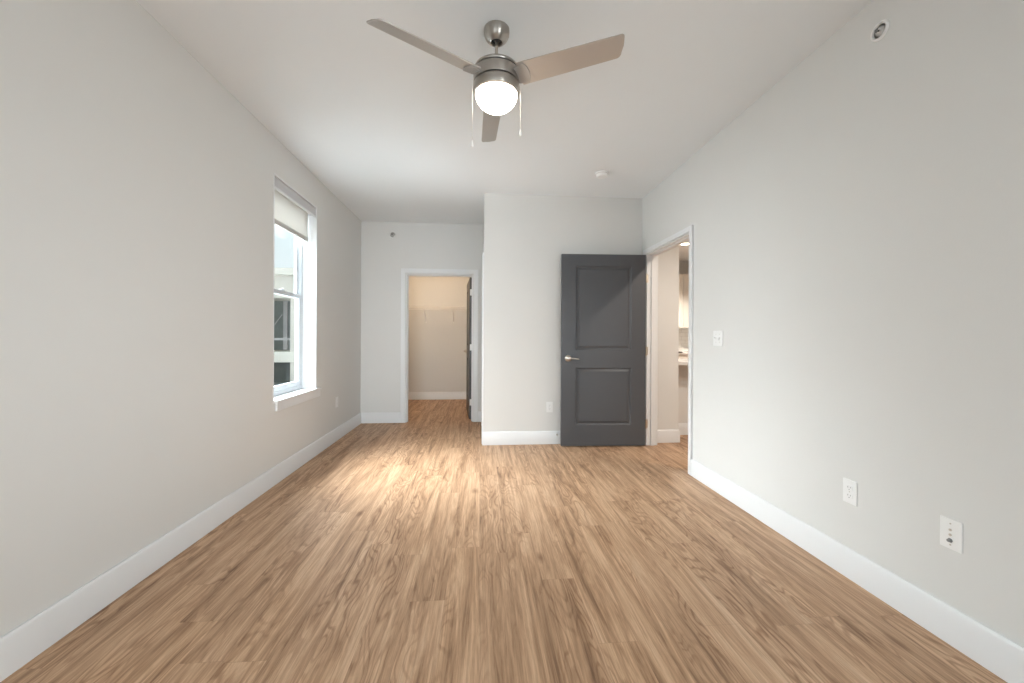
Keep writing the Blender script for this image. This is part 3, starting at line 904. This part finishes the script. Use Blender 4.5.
for k in range(7):
    x0 = KX0 + 0.01 + k * 0.525
    dd = MB(); ring(dd, YK - 0.332, YK - 0.312, x0, x0 + 0.51, 1.378, 2.412, 0.06)
    dd.box(YK - 0.322, YK - 0.312, x0 + 0.06, x0 + 0.45, 1.438, 2.352)
    dd.v = [(y, x, z) for x, y, z in dd.v]
    dd.build('cabinet_door', CAB, wc, bevel=0.002, M=T)

# ------------------------------------------------------------ outside the left window
gr = MB().box(-26, XL - 0.2, -6, 30, -0.5, -0.4); struct(gr.build('ground', PAVE), 'pale paving outside the left window', 'ground')
NB = empty('neighbor_house', (-8.5, 13.0, -0.4)); tag(NB, 'cream neighbouring house wing seen through the left window', 'house')
T = Matrix.Translation((8.5, -13.0, 0.4))
b = MB().box(-14, -3.0, 13.0, 13.25, 2.45, 3.12).box(-14, -3.0, 14.2, 19, -0.4, 3.12)
b.build('wall', STUCCO, NB, M=T)
MB().box(-14.1, -2.9, 12.88, 19.1, 3.12, 3.34).build('coping', COPING, NB, bevel=0.01, M=T)
MB().box(-14, -3.0, 13.0, 14.2, 0.36, 0.70).build('balcony_slab', COPING, NB, bevel=0.01, M=T)
for k in range(5):
    x = -12.19 + k * 1.54 + 0.012
    MB().box(x, x + 0.17, 13.02, 13.19, -0.4, 0.36).box(x, x + 0.17, 13.02, 13.19, 0.70, 2.45).build('post', STUCCO, NB, M=T)
MB().box(-14, -3.0, 13.06, 13.10, 1.06, 1.13).build('handrail', OUTGREY, NB, M=T)
for k in range(5):
    x = -12.19 + k * 1.54 + 0.18
    w_ = MB().box(x, x + 1.36, 14.12, 14.2, 0.72, 2.4).build('glass_door', OUTDARK, NB, M=T)
    MB().box(x + 0.66, x + 0.78, 14.06, 14.12, 0.72, 2.4).build('stile', OUTGREY, w_)
    MB().tube([(x + 0.05, 14.09, 1.15), (x + 0.62, 14.09, 1.95)], 0.012, 6).build('diagonal_bar', OUTGREY, w_)  # diagonal grey line in front of the dark door
    MB().box(x, x + 1.36, 14.12, 14.2, -0.4, 0.34).build('lower_panel', OUTDARK, NB, M=T)
MB().box(-14, -3.0, 13.0, 14.2, 2.40, 2.45).build('balcony_soffit', STUCCO, NB, M=T)
random.seed(4)
for i, (x, y, lab) in enumerate(((-6.75, 12.3, 'dark green shrub at the foot of the neighbouring house'), (-8.1, 12.2, 'dark green shrub farther left before the neighbouring house'))):
    sh_ = empty('shrub', (x, y, -0.4)); tag(sh_, lab, 'shrub', 'shrubs by the neighbouring house')
    MB().tube([(0, 0, 0), (0.02, 0.01, 0.25), (0, 0, 0.5)], [0.02, 0.016, 0.008], 6).build('stem', STEM, sh_)
    lf = MB()
    for k in range(260):
        a = random.uniform(0, 6.283); rr = 0.34 * math.sqrt(random.random()); z = random.uniform(0.05, 0.66)
        rr *= 1 - 0.5 * abs(z - 0.3)
        M = Matrix.Translation((rr * math.cos(a), rr * math.sin(a), z)) @ Matrix.Rotation(a, 4, 'Z') @ Matrix.Rotation(random.uniform(-1, 1), 4, 'Y')
        lf.add([(-0.05, 0, 0), (0, -0.025, 0.01), (0.06, 0, 0), (0, 0.025, 0.01)], [(0, 1, 2, 3)], M)
    lf.build('foliage', LEAF, sh_)
